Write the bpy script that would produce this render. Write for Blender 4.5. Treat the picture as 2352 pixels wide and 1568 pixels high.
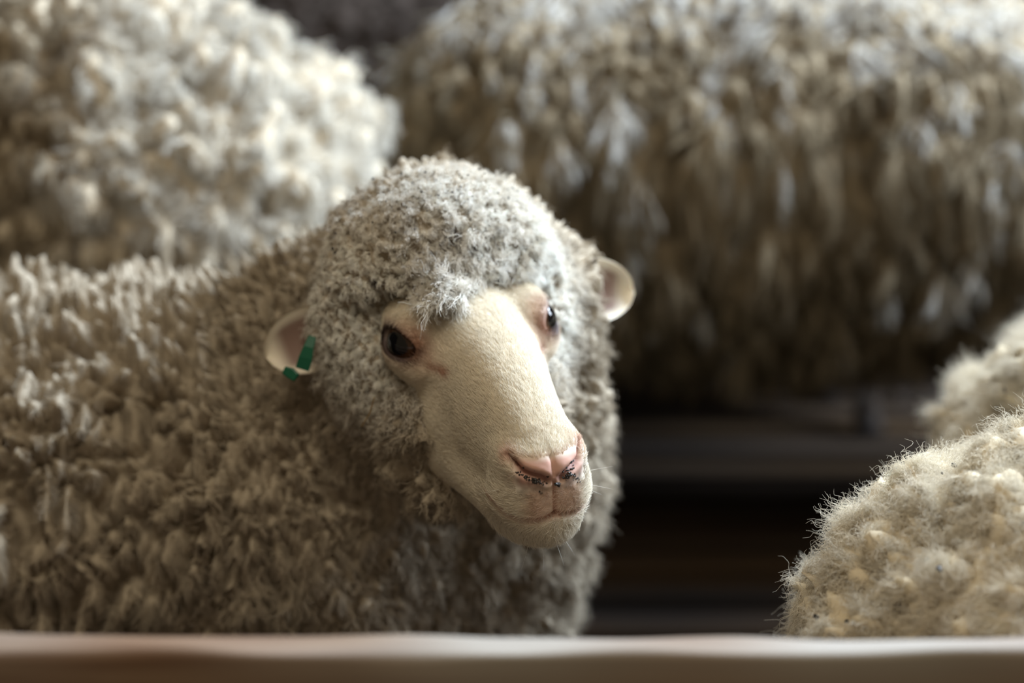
import bpy, math, time
import numpy as np
from mathutils import Matrix, Vector
T0 = time.time()

# ------------------------------------------------------------------ camera, world, lights
for o in list(bpy.data.objects):
    bpy.data.objects.remove(o)
scene = bpy.context.scene
COL = scene.collection

CAM = np.array([0.0, 0.0, 1.10])
PITCH = math.radians(16.0)
LENS = 66.0
FPX = LENS / 36.0 * 2352
RIGHT = np.array([1.0, 0, 0])
UP = np.array([0, math.sin(PITCH), math.cos(PITCH)])
BACK = np.array([0, -math.cos(PITCH), math.sin(PITCH)])
CR = np.array([RIGHT, UP, BACK]).T            # camera axes as columns


def P(px, py, d):
    """world point seen at pixel (px, py) at depth d"""
    return CAM + CR @ np.array([(px - 1176) / FPX * d, (784 - py) / FPX * d, -d])


cam_data = bpy.data.cameras.new('camera')
cam_data.lens = LENS
cam_data.sensor_width = 36.0
cam_data.clip_start = 0.05
cam_data.dof.use_dof = True
cam_data.dof.focus_distance = 1.50
cam_data.dof.aperture_fstop = 2.0
cam = bpy.data.objects.new('camera', cam_data)
cam.location = CAM
cam.rotation_euler = (math.pi / 2 - PITCH, 0, 0)
COL.objects.link(cam)
scene.camera = cam

scene.view_settings.view_transform = 'Standard'
scene.view_settings.look = 'None'
scene.view_settings.gamma = 1.0
scene.view_settings.use_curve_mapping = False
scene.view_settings.exposure = 0.0
scene.cycles.max_bounces = 6
scene.cycles.diffuse_bounces = 3
scene.cycles.transparent_max_bounces = 4

world = bpy.data.worlds.new('barn_gloom')
world.use_nodes = True
bgn = world.node_tree.nodes['Background']
bgn.inputs[0].default_value = (1.0, 0.78, 0.50, 1)
bgn.inputs[1].default_value = 0.18
scene.world = world


def area_light(name, loc, target, size, size_y, power, color):
    l = bpy.data.lights.new(name, 'AREA')
    l.shape = 'RECTANGLE'
    l.size = size
    l.size_y = size_y
    l.energy = power
    l.color = color
    o = bpy.data.objects.new(name, l)
    o.location = loc
    d = Vector(target) - Vector(loc)
    o.rotation_euler = d.to_track_quat('-Z', 'Y').to_euler()
    COL.objects.link(o)
    return o


area_light('skylight', (1.75, 2.66, 2.50), (0.15, 2.0, 0.6), 1.1, 1.0, 235, (0.70, 0.84, 1.0))
area_light('front_fill_light', (-0.1, 0.75, 2.7), (0.0, 1.4, 0.7), 1.0, 0.8, 18, (1.0, 0.89, 0.70))  # added warm fill to brighten the face, no real opening there
area_light('window_light', (2.0, 1.95, 1.6), (0.1, 1.65, 0.65), 0.7, 0.7, 38, (0.78, 0.88, 1.0))

rng = np.random.default_rng(11)


# ------------------------------------------------------------------ numpy noise
def _h(ix, iy, iz, k):
    h = (ix.astype(np.int64) * 73856093) ^ (iy.astype(np.int64) * 19349663) ^ (iz.astype(np.int64) * 83492791) ^ (k * 2654435761)
    h = (h ^ (h >> 13)) * 1274126177 & 0xFFFFFFFF
    h = (h ^ (h >> 16)) * 2246822519 & 0xFFFFFFFF
    h = (h ^ (h >> 15)) & 0xFFFFFFFF
    return h / 4294967296.0


def vnoise(p, k=0):
    """smooth value noise in -1..1"""
    i = np.floor(p).astype(np.int64)
    f = p - i
    f = f * f * (3 - 2 * f)
    r = 0
    for dx in (0, 1):
        for dy in (0, 1):
            for dz in (0, 1):
                w = (f[:, 0] if dx else 1 - f[:, 0]) * (f[:, 1] if dy else 1 - f[:, 1]) * (f[:, 2] if dz else 1 - f[:, 2])
                r = r + w * _h(i[:, 0] + dx, i[:, 1] + dy, i[:, 2] + dz, k)
    return r * 2 - 1


def vnoise3(p, k=0):
    return np.stack([vnoise(p, k), vnoise(p + 17.3, k + 1), vnoise(p + 41.7, k + 2)], 1)


def worley(p, k=0, chunk=120000):
    """F1, F2, vector to the nearest feature point, cell hash"""
    N = len(p)
    F1 = np.empty(N); F2 = np.empty(N); V = np.empty((N, 3)); H = np.empty(N)
    for s in range(0, N, chunk):
        q = p[s:s + chunk]
        i = np.floor(q).astype(np.int64)
        f1 = np.full(len(q), 9.0); f2 = np.full(len(q), 9.0); v = np.zeros((len(q), 3)); hh = np.zeros(len(q))
        for dx in (-1, 0, 1):
            for dy in (-1, 0, 1):
                for dz in (-1, 0, 1):
                    cx, cy, cz = i[:, 0] + dx, i[:, 1] + dy, i[:, 2] + dz
                    hx = _h(cx, cy, cz, k + 1)
                    fp = np.stack([cx + hx, cy + _h(cx, cy, cz, k + 2), cz + _h(cx, cy, cz, k + 3)], 1)
                    d = fp - q
                    dd = np.sqrt((d * d).sum(1))
                    m = dd < f1
                    f2 = np.where(m, f1, np.minimum(f2, dd))
                    f1 = np.where(m, dd, f1)
                    v[m] = d[m]
                    hh[m] = (hx * 977.0 % 1.0)[m]
        F1[s:s + chunk] = f1; F2[s:s + chunk] = f2; V[s:s + chunk] = v; H[s:s + chunk] = hh
    return F1, F2, V, H


# ------------------------------------------------------------------ signed distance shapes
def smin(a, b, k):
    h = np.clip(0.5 + 0.5 * (b - a) / k, 0, 1)
    return b * (1 - h) + a * h - k * h * (1 - h)


def smax(a, b, k):
    return -smin(-a, -b, k)


def ell(p, c, r):
    q = p - np.asarray(c, float)
    r = np.asarray(r, float)
    k0 = np.sqrt(((q / r) ** 2).sum(-1))
    k1 = np.sqrt(((q / (r * r)) ** 2).sum(-1)) + 1e-9
    return k0 * (k0 - 1) / k1


def cone(p, a, b, ra, rb):
    a = np.asarray(a, float); b = np.asarray(b, float)
    ba = b - a
    h = np.clip(((p - a) @ ba) / (ba @ ba), 0, 1)
    return np.sqrt(((p - a - h[..., None] * ba) ** 2).sum(-1)) - (ra + (rb - ra) * h)


def surface_net(f, lo, hi, v, project=2):
    lo = np.asarray(lo, float); hi = np.asarray(hi, float)
    n = np.ceil((hi - lo) / v).astype(int) + 1
    ax = [lo[i] + v * np.arange(n[i]) for i in range(3)]
    g = np.empty(n, np.float32)
    for i in range(n[0]):
        X = np.stack(np.broadcast_arrays(ax[0][i], ax[1][:, None], ax[2][None, :]), -1).reshape(-1, 3)
        g[i] = f(X).reshape(n[1], n[2])
    s = g < 0
    cnt = np.zeros(n - 1, np.float32)
    acc = np.zeros(tuple(n - 1) + (3,), np.float32)
    for a in range(3):
        b, c = [(1, 2), (0, 2), (0, 1)][a]
        for ob in (0, 1):
            for oc in (0, 1):
                def sl(oa):
                    r = [None] * 3
                    r[a] = slice(oa, n[a] - 1 + oa); r[b] = slice(ob, n[b] - 1 + ob); r[c] = slice(oc, n[c] - 1 + oc)
                    return tuple(r)
                g0, g1 = g[sl(0)], g[sl(1)]
                m = (g0 < 0) != (g1 < 0)
                t = np.where(m, g0 / np.where(m, g0 - g1, 1), 0)
                cnt += m
                acc[..., a] += t * m
                acc[..., b] += ob * m
                acc[..., c] += oc * m
    act = cnt > 0
    idx = np.full(n - 1, -1, np.int64)
    idx[act] = np.arange(act.sum())
    ijk = np.argwhere(act)
    V = lo + v * (ijk + acc[act] / cnt[act][:, None])
    F = []
    for a in range(3):
        b, c = [(1, 2), (2, 0), (0, 1)][a]
        r0 = [slice(1, n[k] - 1) for k in range(3)]; r0[a] = slice(0, n[a] - 1)
        r1 = list(r0); r1[a] = slice(1, n[a])
        s0, s1 = s[tuple(r0)], s[tuple(r1)]
        for m, flip in ((s0 & ~s1, False), (~s0 & s1, True)):
            e = np.argwhere(m) + np.array([r0[k].start for k in range(3)])
            if not len(e):
                continue
            eb = np.zeros(3, int); eb[b] = 1
            ec = np.zeros(3, int); ec[c] = 1
            q = [e - eb - ec, e - ec, e, e - eb]
            q = np.stack([idx[x[:, 0], x[:, 1], x[:, 2]] for x in q], 1)
            F.append(q[:, ::-1] if flip else q)
    F = np.concatenate(F)
    for _ in range(project):
        nn, d = grad(f, V, v * 0.5)
        V = V - nn * np.clip(d, -v, v)[:, None]
    return V, F


def grad(f, V, e):
    d = f(V)
    g = np.stack([f(V + e * np.eye(3)[i]) - f(V - e * np.eye(3)[i]) for i in range(3)], 1)
    g /= np.linalg.norm(g, axis=1)[:, None] + 1e-12
    return g, d


def vnormals(V, F):
    a, b, c, d = (V[F[:, i]] for i in range(4))
    fn = np.cross(c - a, d - b)
    N = np.zeros_like(V)
    for i in range(4):
        for k in range(3):
            N[:, k] += np.bincount(F[:, i], fn[:, k], len(V))
    return N / (np.linalg.norm(N, axis=1)[:, None] + 1e-12)


# ------------------------------------------------------------------ object helpers
def mesh_obj(name, V, F, mats, parent=None, smooth=True, col=None, matidx=None):
    me = bpy.data.meshes.new(name)
    V = np.asarray(V, np.float64)
    if isinstance(F, np.ndarray):
        k = F.shape[1]
        me.vertices.add(len(V)); me.vertices.foreach_set('co', V.ravel())
        me.loops.add(F.size); me.loops.foreach_set('vertex_index', F.ravel().astype(np.int32))
        me.polygons.add(len(F))
        me.polygons.foreach_set('loop_start', np.arange(0, F.size, k, dtype=np.int32))
        me.polygons.foreach_set('loop_total', np.full(len(F), k, np.int32))
        me.update(calc_edges=True)
    else:
        me.from_pydata([tuple(v) for v in V], [], F)
    me.validate()
    if smooth:
        me.polygons.foreach_set('use_smooth', np.ones(len(me.polygons), bool))
    if col is not None:
        at = me.color_attributes.new('tint', 'FLOAT_COLOR', 'POINT')
        c = np.ones((len(V), 4)); c[:, :3] = col
        at.data.foreach_set('color', c.ravel())
    for m in (mats if isinstance(mats, (list, tuple)) else [mats]):
        me.materials.append(m)
    if matidx is not None:
        me.polygons.foreach_set('material_index', np.asarray(matidx, np.int32))
    o = bpy.data.objects.new(name, me)
    COL.objects.link(o)
    if parent is not None:
        o.parent = parent
        o.matrix_parent_inverse = Matrix.Identity(4)
        o.location = tuple(-np.array(parent_off(parent)))
    return o


def parent_off(p):
    """world location of a chain of unrotated parents"""
    s = np.zeros(3)
    while p is not None:
        s += np.array(p.location)
        p = p.parent
    return s


def curves_obj(name, pts, rad, mat, parent=None, tint=None):
    """pts (n, k, 3) world points, rad (n, k) or (k,)"""
    n, k = pts.shape[:2]
    cu = bpy.data.hair_curves.new(name)
    cu.add_curves([k] * n)
    cu.attributes['position'].data.foreach_set('vector', pts.astype(np.float32).ravel())
    ra = cu.attributes.get('radius') or cu.attributes.new('radius', 'FLOAT', 'POINT')
    ra.data.foreach_set('value', np.broadcast_to(rad, (n, k)).astype(np.float32).ravel())
    if tint is not None:
        at = cu.attributes.new('tint', 'FLOAT_COLOR', 'POINT')
        c = np.ones((n, k, 4), np.float32)
        c[..., :3] = tint if tint.ndim == 3 else tint[:, None, :]
        at.data.foreach_set('color', c.ravel())
    cu.materials.append(mat)
    o = bpy.data.objects.new(name, cu)
    COL.objects.link(o)
    if parent is not None:
        o.parent = parent
        o.location = tuple(-np.array(parent_off(parent)))
    return o


def empty(name, loc, label, cat, group=None):
    o = bpy.data.objects.new(name, None)
    o.empty_display_size = 0.1
    o.location = loc
    COL.objects.link(o)
    o['label'] = label
    o['category'] = cat
    if group:
        o['group'] = group
    return o


# ------------------------------------------------------------------ materials
def nodes(m):
    m.use_nodes = True
    nt = m.node_tree
    return nt, nt.nodes, nt.links, nt.nodes['Principled BSDF']


def wool_material(name, transl=0.25, rough=0.9):
    m = bpy.data.materials.new(name)
    nt, N, L, b = nodes(m)
    a = N.new('ShaderNodeAttribute'); a.attribute_name = 'tint'
    L.new(a.outputs['Color'], b.inputs['Base Color'])
    b.inputs['Roughness'].default_value = rough
    b.inputs['Specular IOR Level'].default_value = 0.15
    if transl:
        t = N.new('ShaderNodeBsdfTranslucent')
        L.new(a.outputs['Color'], t.inputs['Color'])
        mx = N.new('ShaderNodeMixShader')
        mx.inputs[0].default_value = transl
        L.new(b.outputs[0], mx.inputs[1]); L.new(t.outputs[0], mx.inputs[2])
        L.new(mx.outputs[0], N['Material Output'].inputs['Surface'])
    return m


def flat_material(name, c, rough=0.6, spec=0.4, noise=None, coat=0.0):
    m = bpy.data.materials.new(name)
    nt, N, L, b = nodes(m)
    b.inputs['Base Color'].default_value = (*c, 1)
    b.inputs['Roughness'].default_value = rough
    b.inputs['Specular IOR Level'].default_value = spec
    b.inputs['Coat Weight'].default_value = coat
    b.inputs['Coat Roughness'].default_value = 0.02
    if noise:
        sc, c2, stretch = noise
        tc = N.new('ShaderNodeTexCoord'); mp = N.new('ShaderNodeMapping')
        mp.inputs['Scale'].default_value = stretch
        nz = N.new('ShaderNodeTexNoise'); nz.inputs['Scale'].default_value = sc
        nz.inputs['Detail'].default_value = 8
        mx = N.new('ShaderNodeMix'); mx.data_type = 'RGBA'
        rp = N.new('ShaderNodeMapRange'); rp.inputs[1].default_value = 0.35; rp.inputs[2].default_value = 0.65
        L.new(tc.outputs['Object'], mp.inputs[0]); L.new(mp.outputs[0], nz.inputs[0])
        L.new(nz.outputs[0], rp.inputs[0]); L.new(rp.outputs[0], mx.inputs[0])
        mx.inputs[6].default_value = (*c, 1); mx.inputs[7].default_value = (*c2, 1)
        L.new(mx.outputs[2], b.inputs['Base Color'])
    return m


WOOL = wool_material('wool_fibre', 0.15)
UNDER = wool_material('wool_mat', 0.0)


def skin_material():
    m = wool_material('sheep_skin', 0.0, 0.55)
    nt, N, L, b = nodes(m)
    b.inputs['Specular IOR Level'].default_value = 0.35
    b.inputs['Subsurface Weight'].default_value = 0.12
    b.inputs['Subsurface Radius'].default_value = (0.006, 0.003, 0.0015)
    a2 = N.new('ShaderNodeAttribute'); a2.attribute_name = 'wet'
    mr = N.new('ShaderNodeMapRange')
    mr.inputs[3].default_value = 0.6; mr.inputs[4].default_value = 0.12
    L.new(a2.outputs['Fac'], mr.inputs[0]); L.new(mr.outputs[0], b.inputs['Roughness'])
    return m


SKIN = skin_material()

# ------------------------------------------------------------------ the head shape (local metres: x to the side, y along the snout, z dorsal)
_hy = np.array([-4, -2, 0, 3, 6, 8.5, 11, 14, 17, 20, 22.5, 24.5, 26.5])
_ht = np.array([1.5, 3.4, 4.4, 5.1, 5.2, 4.9, 4.3, 3.6, 2.8, 1.9, 1.1, 0.3, -0.8])
_hb = np.array([-5, -6, -7, -8.2, -8.8, -9.2, -9.5, -9.8, -9.5, -8.7, -7.7, -6.8, -5.8])
_hw = np.array([3.5, 4.7, 5.4, 5.9, 5.8, 5.3, 4.7, 4.15, 3.6, 3.2, 3.15, 3.1, 2.9])


def smooth_interp(y, xs, ys):
    # Catmull-Rom through the table
    i = np.clip(np.searchsorted(xs, y) - 1, 0, len(xs) - 2)
    m = np.gradient(ys, xs)
    h = xs[i + 1] - xs[i]
    t = np.clip((y - xs[i]) / h, 0, 1)
    return ((2 * t**3 - 3 * t**2 + 1) * ys[i] + (t**3 - 2 * t**2 + t) * h * m[i] + (-2 * t**3 + 3 * t**2) * ys[i + 1] + (t**3 - t**2) * h * m[i + 1])


EYE = np.array([4.85, 8.75, 1.3])
# eye axes: column 0 along the slit (towards the muzzle), 1 across it, 2 outwards
_e2 = np.array([0.80, 0.42, 0.32]); _e2 /= np.linalg.norm(_e2)
_e0 = np.array([0, 1.0, 0.03]); _e0 -= _e2 * (_e0 @ _e2); _e0 /= np.linalg.norm(_e0)
EYER = np.stack([_e0, np.cross(_e2, _e0), _e2], 1)


def head_sdf(p):
    """p in cm, head space"""
    x = np.abs(p[..., 0]); y = p[..., 1]; z = p[..., 2]
    q = np.stack([x, y, z], -1)
    t = smooth_interp(y, _hy, _ht); b = smooth_interp(y, _hy, _hb); w = smooth_interp(y, _hy, _hw)
    zc = t - (t - b) * 0.46
    up = z > zc
    hh = np.where(up, t - zc, zc - b)
    # narrower jaw, flatter top
    u = x / w; v = np.abs(z - zc) / hh
    e = np.where(up, 2.3, 1.75)
    r = (u**e + v**e) ** (1 / e)
    d = (r - 1) * np.minimum(w, hh) * 0.85
    # rounded nose front, rounded nape
    qf = np.stack([x, np.maximum(y - 13.5, 0), z], -1)
    d = smax(d, ell(qf, (0, 0, -3.6), (6.0, 12.0, 8.4)), 1.4)
    d = smax(d, -4.0 - y, 1.5)
    # brow and orbit
    d = smin(d, ell(q, (4.7, 7.4, 2.0), (1.5, 2.6, 1.6)), 1.8)
    d = smin(d, ell(q, (4.8, 9.2, 0.4), (1.6, 2.6, 1.6)), 1.4)
    # cheek
    d = smin(d, ell(q, (3.2, 10.0, -5.0), (2.0, 5.0, 3.6)), 1.8)
    d = smin(d, cone(q, (2.4, 13.0, -6.6), (1.4, 21.5, -6.0), 1.9, 1.7), 1.5)
    # lips and chin
    d = smin(d, ell(q, (1.5, 23.0, -3.9), (1.8, 2.2, 2.2)), 1.2)
    d = smin(d, ell(q, (0, 23.2, -6.0), (2.4, 2.3, 1.6)), 1.2)
    # nose pad and nostril wings
    d = smin(d, ell(q, (0.7, 23.8, -1.4), (1.4, 1.4, 1.1)), 1.0)
    d = smin(d, ell(q, (2.0, 22.6, -1.2), (0.9, 1.6, 0.9)), 1.0)
    # eyelids, their opening
    e = q - EYE
    d = smin(d, np.sqrt((e * e).sum(-1)) - 1.88, 0.9)
    e2 = e @ EYER
    d = smax(d, -ell(e2, (-0.15, 0, 1.9), (2.2, 0.95, 1.5)), 0.15)
    # tear duct fold
    d = smax(d, -cone(q, (5.0, 12.2, 1.2), (4.3, 13.2, 1.2), 0.20, 0.15), 0.6)
    return d


# head pose: solved so eyes, nostrils, mouth and ears fall where the photograph has them
HR = np.array([[-0.934, 0.356, -0.002], [-0.166, -0.445, 0.880], [0.311, 0.818, 0.485]])
u_, s_, vt_ = np.linalg.svd(HR); HR = u_ @ vt_
HS = 1.146
HT = np.array([-0.0090, -0.0366, -1.56])


def head_to_world(h):
    """head cm -> world m"""
    a = (np.asarray(h, float) - np.array([0, 15.0, 0])) * 0.01 * HS
    return CAM + (a @ HR.T + HT) @ CR.T


def world_to_head(w):
    a = ((np.asarray(w, float) - CAM) @ CR - HT) @ HR
    return a / (0.01 * HS) + np.array([0, 15.0, 0])



HY = CR @ HR @ np.array([0, 1.0, 0])          # snout direction in the world
HX = CR @ HR @ np.array([1.0, 0, 0])
HZ = CR @ HR @ np.array([0, 0, 1.0])


def seg_dist(p, pts):
    """distance to a polyline, parameter along it"""
    best = np.full(len(p), 1e9); par = np.zeros(len(p))
    pts = np.asarray(pts, float)
    for i in range(len(pts) - 1):
        a, b = pts[i], pts[i + 1]
        ba = b - a
        h = np.clip((p - a) @ ba / (ba @ ba), 0, 1)
        d = np.sqrt(((p - a - h[:, None] * ba) ** 2).sum(1))
        m = d < best
        best[m] = d[m]; par[m] = ((i + h) / (len(pts) - 1))[m]
    return best, par


def mixc(c, c2, w):
    w = np.clip(w, 0, 1)[:, None]
    return c * (1 - w) + np.asarray(c2) * w


NOSTRIL = [(2.75, 23.5, -0.3), (2.5, 24.0, -0.6), (2.2, 24.6, -1.05), (1.7, 25.0, -1.25), (1.0, 25.3, -1.45), (0.5, 25.4, -1.8)]
PHILTRUM = [(0, 25.4, -2.0), (0, 25.5, -3.2), (0, 25.5, -4.5)]
MOUTH = [(3.7, 20.2, -4.6), (3.6, 22.0, -4.5), (3.4, 23.4, -4.4), (2.9, 24.4, -4.7), (2.1, 25.1, -4.9), (1.0, 25.4, -4.8), (0, 25.5, -4.5)]
PADLINE = [(0, 24.7, -0.4), (0, 25.1, -0.9), (0, 25.4, -1.5)]
FUR = np.array([0.86, 0.79, 0.66])


def build_head(v):
    """head surface in head cm: V, F, tint, wet"""
    V, F = surface_net(head_sdf, (-8.6, -5, -11.6), (8.6, 27.2, 7.2), v, 2)
    N = vnormals(V, F)
    q = V.copy(); q[:, 0] = np.abs(q[:, 0])
    dn, tn = seg_dist(q, NOSTRIL)
    dp, _ = seg_dist(q, PHILTRUM)
    dm, tm = seg_dist(q, MOUTH)
    dl, _ = seg_dist(q, PADLINE)
    disp = -0.62 * np.exp(-(dn / 0.26) ** 2) * (1.15 - 0.55 * tn)
    disp += 0.05 * np.exp(-((dn - 0.5) / 0.25) ** 2)
    disp += -0.24 * np.exp(-(dp / 0.13) ** 2) - 0.30 * np.exp(-(dm / 0.17) ** 2) * np.clip(tm * 3, 0.2, 1)
    disp += 0.08 * np.exp(-((dm - 0.45) / 0.3) ** 2)
    disp += -0.13 * np.exp(-(dl / 0.16) ** 2)
    disp += 0.025 * vnoise(V / 1.5, 5) + 0.010 * vnoise(V / 0.35, 6)
    V = V + N * disp[:, None]
    c = np.tile(FUR, (len(V), 1))
    x, y, z = q.T
    c = mixc(c, (0.80, 0.60, 0.46), 0.3 * np.exp(-((q - [4.6, 11.0, 1.4]) ** 2 / np.array([1.6, 2.6, 2.2]) ** 2).sum(1)))
    # bare pink pad and lips
    pad = np.clip((y - 23.6) / 0.6, 0, 1) * np.clip((-0.15 - z) / 0.45, 0, 1) * np.clip((z + 2.5) / 0.6, 0, 1) * np.clip((2.7 - x) / 0.5, 0, 1)
    c = mixc(c, (0.66, 0.38, 0.30), pad * 0.95)
    lip = np.clip((y - 24.3) / 0.8, 0, 1) * np.clip((-1.8 - z) / 0.4, 0, 1) * np.clip((z + 5.2) / 0.6, 0, 1) * np.clip((2.3 - x) / 1.0, 0, 1)
    c = mixc(c, (0.74, 0.52, 0.40), lip * 0.75)
    c = mixc(c, (0.62, 0.30, 0.22), 0.8 * np.exp(-(dm / 0.22) ** 2))
    c = mixc(c, (0.55, 0.28, 0.20), 0.8 * np.exp(-(dp / 0.12) ** 2))
    c = mixc(c, (0.30, 0.13, 0.10), 0.95 * np.exp(-(dn / 0.24) ** 2))
    c = mixc(c, (0.66, 0.30, 0.22), 0.6 * np.exp(-((q - [2.8, 23.4, -0.3]) ** 2).sum(1) / 0.5))
    # soiling on the lip below the nostril
    g = np.exp(-((q - [1.7, 25.0, -2.3]) ** 2 / np.array([1.3, 1.0, 0.7]) ** 2).sum(1)) * (0.5 + 0.5 * vnoise(V / 0.3, 9))
    c = mixc(c, (0.16, 0.11, 0.085), 1.2 * g * (x > 0.4))
    # eyelids and their corners
    e = (q - EYE) @ EYER
    er = np.sqrt(((e[:, 0] + 0.15) / 2.15) ** 2 + (e[:, 1] / 1.0) ** 2)
    near = (e[:, 2] > 0.3)
    c = mixc(c, (0.42, 0.20, 0.13), np.where(near, np.exp(-((er - 1.0) / 0.5) ** 2) * 0.5, 0))
    c = mixc(c, (0.07, 0.045, 0.04), np.where(near, np.clip(1.3 * np.exp(-((er - 0.95) / 0.30) ** 2), 0, 1), 0))
    dd, _ = seg_dist(q, [(4.35, 12.4, 0.9), (3.6, 13.7, 0.9)])
    c = mixc(c, (0.45, 0.20, 0.12), 0.8 * np.exp(-(dd / 0.38) ** 2))
    dd, _ = seg_dist(q, [(4.45, 12.3, 0.9), (4.15, 12.8, 0.9)])
    c = mixc(c, (0.20, 0.08, 0.05), 0.8 * np.exp(-(dd / 0.2) ** 2))
    dd, _ = seg_dist(q, [(5.0, 9.4, 2.9), (4.7, 10.4, 2.3), (4.9, 11.2, 1.6)])
    c = mixc(c, (0.50, 0.25, 0.15), 0.75 * np.exp(-(dd / 0.75) ** 2) * (0.7 + 0.5 * vnoise(V / 0.8, 12)))
    c = np.clip(c * (1 + 0.05 * vnoise(V / 0.9, 3))[:, None], 0, 1)
    wet = 0.9 * np.exp(-((V - [-0.9, 25.4, -2.6]) ** 2 / np.array([1.2, 1.0, 0.9]) ** 2).sum(1)) + 0.15 * pad
    return V, F, c, np.clip(wet, 0, 1)


def build_ear(side):
    """leaf-shaped cupped ear in head cm"""
    nu, nv = 26, 21
    base = np.array([(8.7 if side < 0 else 5.6) * side, -0.5, -1.0]); eu = np.array([1.0 * side, 0.06, -0.20]); eu /= np.linalg.norm(eu)
    nrm = np.array([0.263, 0.839, 0.476])
    nrm = nrm - eu * (nrm @ eu); nrm /= np.linalg.norm(nrm)
    ev = np.cross(nrm, eu)
    u = np.linspace(0, 1, nu)[:, None]; v = np.linspace(-1, 1, nv)[None, :]
    Ln = 8.6
    w = 0.9 + 1.75 * np.sin(np.clip(u, 0, 1) ** 1.1 * math.pi * 0.82) ** 0.8
    w = w * np.sqrt(np.clip(1 - u ** 6, 0, 1)) + 0.02
    cup = 1.0 * (v ** 2) * (1.1 - 0.5 * u) + 0.25 * np.sin(u * 3)
    back = -0.5 - 0.12 * np.sqrt(np.clip(1 - v ** 2, 0, 1))
    Vs = []
    for k in range(2):
        off = cup + (back * np.sqrt(np.clip(1 - v ** 8, 0, 1)) * (1 - u ** 6) if k else 0)
        Vs.append(base + (Ln * u)[..., None] * eu + (w * v)[..., None] * ev + (np.broadcast_to(off, (nu, nv)))[..., None] * nrm)
    V = np.concatenate([a.reshape(-1, 3) for a in Vs])
    F = []
    n = nu * nv
    for i in range(nu - 1):
        for j in range(nv - 1):
            a = i * nv + j
            q = [a, a + 1, a + nv + 1, a + nv]
            F.append(q if side > 0 else q[::-1])
            q2 = [x + n for x in q]
            F.append(q2[::-1] if side > 0 else q2)
    for i in range(nu - 1):
        for j in (0, nv - 1):
            a = i * nv + j
            F.append([a, a + nv, a + nv + n, a + n])
    for j in range(nv - 1):
        a = (nu - 1) * nv + j
        F.append([a, a + 1, a + 1 + n, a + n])
    U = np.concatenate([np.broadcast_to(u, (nu, nv)).ravel()] * 2); VV = np.concatenate([np.broadcast_to(v, (nu, nv)).ravel()] * 2)
    c = np.tile(FUR, (len(V), 1))
    inner = np.zeros(len(V)); inner[:n] = 1
    c = mixc(c, (0.19, 0.10, 0.08), inner * np.clip((0.84 - np.abs(VV)) / 0.25, 0, 1) * np.clip((0.90 - U) / 0.12, 0, 1) * 0.9)
    return V, np.array(F), c


def join(parts):
    """[(V, F(quads), col, mat, wet)] -> arrays"""
    Vs, Fs, Cs, Ms, Ws = [], [], [], [], []
    n = 0
    for V, F, c, m, w in parts:
        Vs.append(V); Fs.append(F + n); Cs.append(c); Ms.append(np.full(len(F), m)); Ws.append(w if w is not None else np.zeros(len(V)))
        n += len(V)
    return np.concatenate(Vs), np.concatenate(Fs), np.concatenate(Cs), np.concatenate(Ms), np.concatenate(Ws)


# ------------------------------------------------------------------ fleece
def cam_depth(p):
    L = (p - CAM) @ CR
    return np.stack([1176 + FPX * L[:, 0] / -L[:, 2], 784 - FPX * L[:, 1] / -L[:, 2], -L[:, 2]], 1)


def wool_cells(p, scale, warp, wf, seed):
    q = p / scale + vnoise3(p / wf, seed) * warp
    f1, f2, v, h = worley(q, seed + 7)
    return f1, f2, v * scale, h


def displace(V, F, spec):
    """staples as raised cells on the fleece surface"""
    N = vnormals(V, F)
    sc = spec['cell'](V)
    f1, f2, _, h = wool_cells(V, sc, spec['warp'], spec['wf'], spec['seed'])
    amp = spec['amp'](V)
    b = np.clip((f2 - f1) / 0.45, 0, 1)
    b = b * b * (3 - 2 * b)
    d = amp * (b * (0.55 + 0.6 * h) - 0.6) + (spec['lump'](V) if callable(spec.get('lump')) else spec.get('lump', amp * 0.9)) * vnoise(V / spec['big'], 31) + amp * 0.22 * vnoise(V / sc * 1.6, 33)
    return V + N * d[:, None]


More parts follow.
